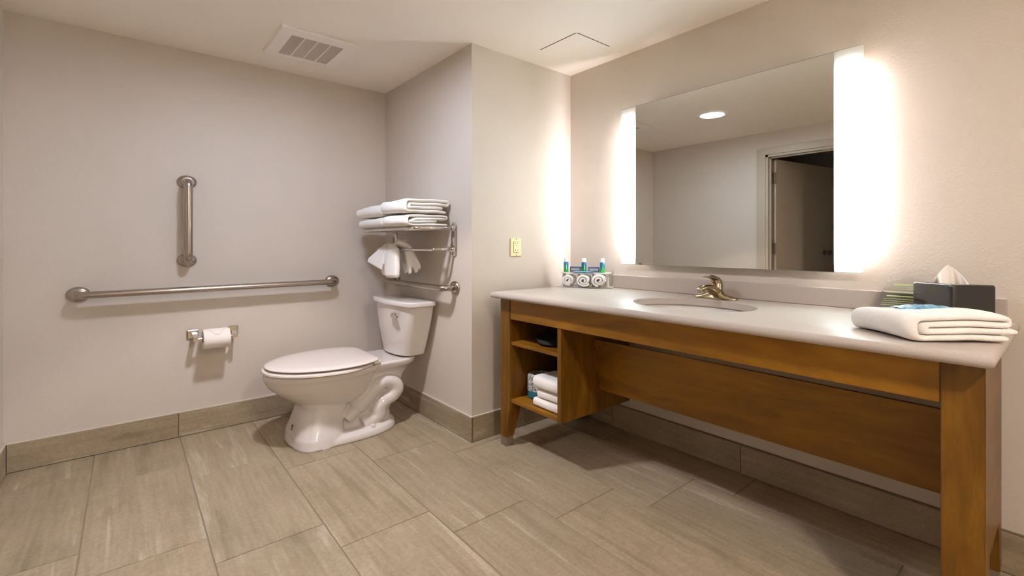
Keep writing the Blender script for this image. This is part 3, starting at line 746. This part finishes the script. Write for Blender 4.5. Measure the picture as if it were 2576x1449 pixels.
# spout: reaches over the bowl
bm = NB(); sp_ = [(fxc+.01, CT+.026, .034, .030), (fxc-.02, CT+.043, .031, .025), (fxc-.055, CT+.057, .028, .018), (fxc-.095, CT+.063, .026, .014), (fxc-.135, CT+.062, .023, .012), (fxc-.158, CT+.057, .017, .009), (fxc-.168, CT+.053, .007, .004)]
rings = []
for i, (x, z, hy_, hz) in enumerate(sp_):
    rings.append([(x+hz*.25*math.sin(2*PI*k/24), fy+hy_*math.cos(2*PI*k/24), z+hz*math.sin(2*PI*k/24)) for k in range(24)])
loft(bm, rings); obj('spout', bm, 'nickel', FA, 60, subsurf=1)
obj('aerator', lathe(NB(), (fxc-.132, fy, CT+.040), (0, 0, 1), [(.0115, 0), (.012, .004), (.012, .018)], 20), 'nickel', FA, 40)
# lever: cap rising and pointing forward
bm = NB(); lv = [(fxc+.014, CT+.074, .027, .027, 0), (fxc+.012, CT+.088, .028, .027, .0), (fxc+.004, CT+.100, .028, .024, .2), (fxc-.016, CT+.108, .024, .020, .5)]
rings = [[(x+a*math.cos(2*PI*k/24), fy+b*math.sin(2*PI*k/24), z-math.cos(2*PI*k/24)*a*s_) for k in range(24)] for x, z, a, b, s_ in lv]
loft(bm, rings)
lv = [(fxc+.004, CT+.098, .024, .014), (fxc-.03, CT+.106, .022, .010), (fxc-.065, CT+.111, .019, .006), (fxc-.095, CT+.113, .016, .004), (fxc-.108, CT+.113, .010, .003)]
loft(bm, [[(x, fy+hy_*math.cos(2*PI*k/20), z+hz*math.sin(2*PI*k/20)) for k in range(20)] for x, z, hy_, hz in lv])
obj('lever', bm, 'nickel', FA, 60)
obj('indicator', lathe(NB(), (fxc-.017, fy, CT+.081), (-1, 0, .3), [(.005, 0), (.0045, .003), (.001, .004)], 12), 'red', FA, 60)

# ------------------------------------------------------------------ lit mirror
MX = 2.333; my0, my1, mz0, mz1 = .5565, 1.777, 1.034, 1.9755; s0, s1 = .661, 1.670
MI = thing('lit_mirror', (MX+.02, (my0+my1)/2, mz0), 'wide rectangular wall mirror with glowing frosted side strips', 'mirror')
obj('mirror_pane', BOX((MX, s0, mz0), (MX+.006, s1, mz1)), 'mirror', MI)
for a, b in ((my0, s0), (s1, my1)): obj('frosted_strip', BOX((MX, a, mz0), (MX+.004, b, mz1), .0008, 1), 'frost', MI)
for za in (mz1, mz0-.0016): obj('glass_edge', BOX((MX-.0004, my0, za), (MX+.006, my1, za+.0016)), 'mirror_edge', MI)
obj('chassis', BOX((MX+.007, s0+.035, mz0+.03), (XD-.0005, s1-.035, mz1-.03)), 'chassis', MI)
for sg_, a, b in ((-1, my0, s0), (1, s1, my1)):
    yy = (a+b)/2
    TY = obj('added_light_tray', BOX((MX+.0105, a+.008, mz0+.03), (MX+.014, b-.004, mz1-.03)), 'capwhite', MI)  # unseen tray, added to keep the panel's light off the wall behind
    obj('added_light_panel', BOX((MX+.0088, a+.014, mz0+.034), (MX+.0100, b-.010, mz1-.070)), 'led', TY)  # glowing panel added so the strip throws more light into the room
    tb = obj('lamp_tube', tube(NB(), [(MX+.031, yy, mz0+.075), (MX+.031, yy, mz1-.092)], .0085, 12, wide=1.0), 'tube', MI, 40)
    for zz in (mz0+.052, mz1-.093): obj('lamp_holder', BOX((MX+.016, yy-.010, zz), (XD-.001, yy+.010, zz+.022)), 'chassis', tb)

# ------------------------------------------------------------------ amenity shelf on the counter
e1 = Vector((.150, -.275)).normalized(); e2 = Vector((e1.y*-1, e1.x)); e2 = Vector((.275, .150)).normalized()
A0 = Vector((2.148, 2.118))
def ap(u, v): return A0+e1*u+e2*v
CD = thing('amenity_shelf', (*ap(.155, .04), CT), 'small white frosted acrylic shelf on the far end of the counter', 'shelf')
LN, DP = .318, .075
c = ap(LN/2, DP/2)
obj('top_plate', obox(NB(), (c.x, c.y, .9665), e1, e2, .0085, LN, DP, .003, 2), 'acrylic', CD)
c = ap(LN/2, DP/2-.002); obj('base_plate', obox(NB(), (c.x, c.y, CT+.0005), e1, e2, .006, LN+.03, DP+.01, .002, 2), 'acrylic', CD)
for u in (.018, .113, .205, .300):
    c = ap(u, DP/2); obj('divider', obox(NB(), (c.x, c.y, CT+.006), e1, e2, .081, .007, DP-.012, .001, 1), 'acrylic', CD)
def roll_cloth(uc, label, seed, r=.040, front=-.045, lenw=.105, tilt=0.):
    pts = []
    turns = 2.1
    n = 58
    for i in range(n+1):
        t = i/n; a = 2*PI*turns*t+seed; rr = .006+(r-.011)*t
        pts.append((math.cos(a)*rr, math.sin(a)*rr))
    ext = 5                                           # tail of the cloth
    a = 2*PI*turns+seed
    zmin = min(p[1] for p in pts)-.0075
    pts = [(x*S*.96, z-zmin) for x, z in pts]
    o2 = ap(uc, front); d1 = (e1+e2*tilt).normalized(); d2 = Vector((-d1.y, d1.x)); d2 = d2 if d2.dot(e2) > 0 else -d2
    bm = strip(NB(), pts, .0150, (o2.x, o2.y, CT+.0068), d1, d2, lenw, 6, .0018, seed*3.1, endr=.45)
    return obj('rolled_washcloth', bm, 'terry', None, 180, subsurf=1, label=label, cat='washcloth', group='rolled washcloths under the acrylic shelf')
roll_cloth(.058, 'rolled white washcloth under the acrylic shelf, nearest the side wall', 4.4, .037, -.03)
roll_cloth(.158, 'rolled white washcloth in the middle under the acrylic shelf', 5.0, .041, -.04)
roll_cloth(.258, 'rolled white washcloth under the acrylic shelf, nearest the sink', 4.0, .041, -.05)
ZS = .9752
def bottle(u, v, label):
    p = ap(u, v); t = thing('shampoo_bottle', (p.x, p.y, ZS), label, 'bottle', 'small toiletry bottles on the acrylic shelf')
    obj('body', lathe(NB(), (p.x, p.y, ZS), (0, 0, 1), [(.0112, 0), (.0124, .002), (.0124, .060), (.0112, .064), (.008, .0655)], 24), 'bottle', t, 50)
    obj('cap', lathe(NB(), (p.x, p.y, ZS+.0655), (0, 0, 1), [(.0108, 0), (.0108, .022), (.0098, .024)], 24), 'capwhite', t, 50)
    d = Vector((-p.x, -p.y)).normalized(); nrm = Vector((-d.y, d.x))
    bm = obox(NB(), (p.x+d.x*.0151+nrm.x*.003, p.y+d.y*.0151+nrm.y*.003, ZS+.016), nrm, d, .032, .0026, .0016); obj('label_print', bm, 'capwhite', t)
bottle(.030, .040, 'small blue-green toiletry bottle nearest the side wall on the acrylic shelf')
bottle(.150, .030, 'small blue-green toiletry bottle in the middle of the acrylic shelf')
bottle(.270, .020, 'small blue-green toiletry bottle nearest the sink on the acrylic shelf')
def soap(u, v, rot, label):
    p = ap(u, v); d1 = (e1*math.cos(rot)+e2*math.sin(rot)).normalized(); d2 = Vector((-d1.y, d1.x)); d2 = d2 if d2.dot(e2) > 0 else -d2
    t = thing('soap_box', (p.x, p.y, ZS), label, 'soap box', 'blue soap boxes on the acrylic shelf')
    obj('carton', obox(NB(), (p.x, p.y, ZS), d1, d2, .034, .072, .022, .0015, 1), 'blue', t)
    q = p-d2*.0113; obj('label_panel', obox(NB(), (q.x, q.y, ZS+.010), d1, d2, .014, .055, .0012), 'bluelabel', t)
soap(.092, .048, .0, 'blue soap box between the wall side and middle bottles')
soap(.212, .044, .12, 'blue soap box between the middle and sink side bottles')
def packet(label, c, d1, Lx, Ly, z0, seed, h=.010, pinch=.5):
    bm = NB(); n1, n2 = 16, 10; d1 = Vector((*d1, 0)).normalized(); d2 = Vector((-d1.y, d1.x, 0)); rows = []
    for i in range(n1+1):
        a = i/n1*2-1; row = []
        for j in range(n2+1):
            b = j/n2*2-1; bul = (1-a**4)*(1-b**2)
            p = Vector(c)+d1*(a*Lx/2)+d2*(b*Ly/2*(1-.12*math.cos(a*7)))+Vector((0, 0, z0+.0015+h*bul*(.7+.5*noise.noise(Vector((a*3+seed, b*3, seed))))))
            p.z += abs(noise.noise(Vector((a*6, b*6, seed))))*.004
            row.append(bm.verts.new(p))
        rows.append(row)
    for i in range(n1):
        for j in range(n2): bm.faces.new((rows[i][j], rows[i+1][j], rows[i+1][j+1], rows[i][j+1]))
    return bm
p = ap(.150, .006)
obj('blue_sachet', packet('', (p.x, p.y, 0), e1, .135, .04, ZS, 2., .006), 'foilblue', None, 30, mods=sol(.001), label='flat light blue sachet in front of the soap boxes', cat='sachet')

# ------------------------------------------------------------------ right end of the counter
TB = thing('tissue_box', (2.25, .28, CT), 'black glossy tissue box cover with a white tissue sticking out', 'tissue box')
nr, lf, rt = Vector((2.160, .268)), Vector((2.250, .390)), Vector((2.256, .169)); bk = lf+rt-nr
zt = 1.0135
def rquad(ins, rr, z):
    cs = [nr, rt, bk, lf]; cen = (nr+bk)/2; out = []
    cs = [cen+(q-cen)*(1-ins/.1) for q in cs]
    for i in range(4):
        p, a, b = cs[i], cs[i-1], cs[(i+1) % 4]
        s_, e_ = p+(a-p).normalized()*rr, p+(b-p).normalized()*rr
        for k in range(7):
            t = k/6; q = s_*(1-t)**2+p*2*t*(1-t)+e_*t*t; out.append((q.x, q.y, z))
    return out
rings = [rquad(0, .012, CT+.0005), rquad(0, .012, zt-.008), rquad(.002, .012, zt-.002), rquad(.006, .011, zt)]
rings += [[(((nr+bk)/2).x+.045*math.cos(a), ((nr+bk)/2).y+.045*math.sin(a), zt) for a in [math.atan2(q[1]-((nr+bk)/2).y, q[0]-((nr+bk)/2).x) for q in rings[-1]]]]
rings += [[(x, y, zt-.012) for x, y, z in rings[-1]]]
obj('cover', loft(NB(), rings), 'blackgloss', TB, 50)
bm = NB(); cen = (nr+bk)/2; n = 40; rows = []
d_ = Vector((.22, -1)).normalized(); d2_ = Vector((1, .22)).normalized()
for i in range(n+1):
    u = i/n*2-1; row = []
    prof_ = max(0, 1-abs((u+.12)/(1.12 if u > -.12 else .88))**1.25)      # peak a little off centre
    tz = .004+.060*prof_**.8
    for j in range(17):
        v = j/16
        fold = (.020*math.sin(u*5.2+.6)+.006*math.sin(u*13))*(1-.75*v)
        p = cen+d_*(u*.050*(1-.12*v)-.006*v)+d2_*(fold+.014*(v-.5)*math.cos(u*2))
        row.append(bm.verts.new((p.x, p.y, zt-.010+v*(tz+.010))))
    rows.append(row)
for i in range(n):
    for j in range(16): bm.faces.new((rows[i][j], rows[i+1][j], rows[i+1][j+1], rows[i][j+1]))
obj('tissue', bm, 'tissuep', TB, 180, mods=sol(.0006))

SG = thing('sign_stand', (2.29, .455, CT), 'clear acrylic notice stand with green print beside the tissue box', 'sign')
def sgp(v, z):   # leaning panel: v along the wall, z up
    t = (z-CT)/.14; return Vector((2.30+.028*t, .522-.125*v-.050*t*(1)+.0*v, z))
bm = NB(); rows = []
for i in range(13):
    v = i/12; row = []
    top = CT+.128+.016*math.sin(PI*v)
    for j in range(9):
        z = CT+.002+(top-CT-.002)*j/8; row.append(bm.verts.new(sgp(v, z)))
    rows.append(row)
for i in range(12):
    for j in range(8): bm.faces.new((rows[i][j], rows[i+1][j], rows[i+1][j+1], rows[i][j+1]))
obj('panel', bm, 'clear', SG, 60, mods=sol(.0025, 0))
bm = NB()
for z, a, b, hh in ((.995, .20, .92, .0042), (.984, .18, .70, .0013), (.977, .18, .94, .0013), (.970, .18, .9, .0013), (.963, .18, .8, .0013), (.950, .16, .85, .0042), (.939, .12, .9, .0016), (.931, .12, .94, .0016), (.923, .12, .9, .0016), (.915, .12, .8, .0016)):
    q = [sgp(a, z-hh/2), sgp(b, z-hh/2), sgp(b, z+hh/2), sgp(a, z+hh/2)]
    off = Vector((-.0022, 0, 0)); vs = [bm.verts.new(x+off) for x in q]; vs2 = [bm.verts.new(x+off*.7) for x in q]
    bm.faces.new(vs); bm.faces.new(vs2[::-1])
    for k in range(4): bm.faces.new((vs[k], vs[(k+1) % 4], vs2[(k+1) % 4], vs2[k]))
obj('printed_text', bm, 'greenink', SG)

Bp = Vector((1.665, .288)); ad = (.180, -.176); wd = (.165, .186)
towel('folded white towel on the near end of the counter', (Bp.x, Bp.y, CT+.005), ad, wd, .262, .071, .250, 3, 41., None, .006, taper=lambda t: (1-.02*t, 1+.10*math.sin(PI*t)-.16*t*t), soft=.028)
pc = Vector((1.845, .290))
obj('blue_packet', packet('', (pc.x, pc.y, 0), (.42, -.55), .150, .062, CT+.0765, 9., .013), 'foilprint', None, 20, mods=sol(.0012), label='crumpled light blue foil packet on the folded counter towel', cat='packet')

# ------------------------------------------------------------------ things on the vanity shelves
zb = .2785
for k, (h_, lab) in enumerate(((.050, 'folded white washcloth at the bottom of the stack on the low shelf'), (.052, 'folded white washcloth in the middle of the stack on the low shelf'), (.066, 'folded white washcloth on top of the stack on the low shelf'))):
    y1_ = 1.672
    towel(lab, (1.702-.006*(k == 2)+.010*(k == 1), y1_, zb), (1, 0), (0, 1), .165, h_, .216-.022*(k == 1)-.006*(k == 2), 2 if k < 2 else 0, 51.+k*7, 'washcloths on the low vanity shelf', .003, 'folded_washcloth', cat='washcloth')
    zb += h_*(.86 if k < 2 else 1)+.005
def wrapped(x, y, lab):
    t = thing('wrapped_toilet_roll', (x, y, .2775), lab, 'toilet paper', 'spare toilet rolls in the vanity')
    r = .0595; sq = []
    def ring(r_, z, tw=0): return [(x+r_*S*math.cos(2*PI*k/36)*(1+.015*math.sin(9*2*PI*k/36+tw)), y+r_*S*math.sin(2*PI*k/36)*(1+.015*math.sin(7*2*PI*k/36+tw)), z) for k in range(36)]
    obj('wrapped_roll', loft(NB(), [ring(r, .320), ring(r, .392, 1), ring(r-.002, .405, 2), ring(r-.012, .411), ring(.03, .408, 1), ring(.018, .392), ring(.004, .390)]), 'wrapgrey', t, 60)
    obj('teal_band', loft(NB(), [ring(r-.01, .2775), ring(r-.001, .283), ring(r+.0003, .321)]), 'teal', t, 60)
wrapped(1.835, 1.966, 'wrapped toilet roll behind the washcloth stack in the vanity')
wrapped(2.09, 1.79, 'wrapped toilet roll at the back corner of the low vanity shelf')
bm = NB(); nr_, na = 9, 30; rings = []
for i in range(nr_+1):
    t = i/nr_*PI; ring = []
    for k in range(na):
        a = 2*PI*k/na; rr = math.sin(t)**.6*(1+.18*noise.noise(Vector((math.cos(a)*1.3, math.sin(a)*1.3, t))))
        ring.append((1.93+.22*rr*math.cos(a), 1.85+.155*rr*math.sin(a), .603+.030*(1-math.cos(t))*.5*(1.1+.6*noise.noise(Vector((math.cos(a)*rr*2.4, math.sin(a)*rr*2.4, 4.))))))
    rings.append(ring)
rings[0] = [(x, y, .6025) for x, y, z in rings[0]]
obj('dark_bag', loft(NB(), rings), 'blackbag', None, 180, label='flat black bag on the upper shelf of the vanity', cat='bag')
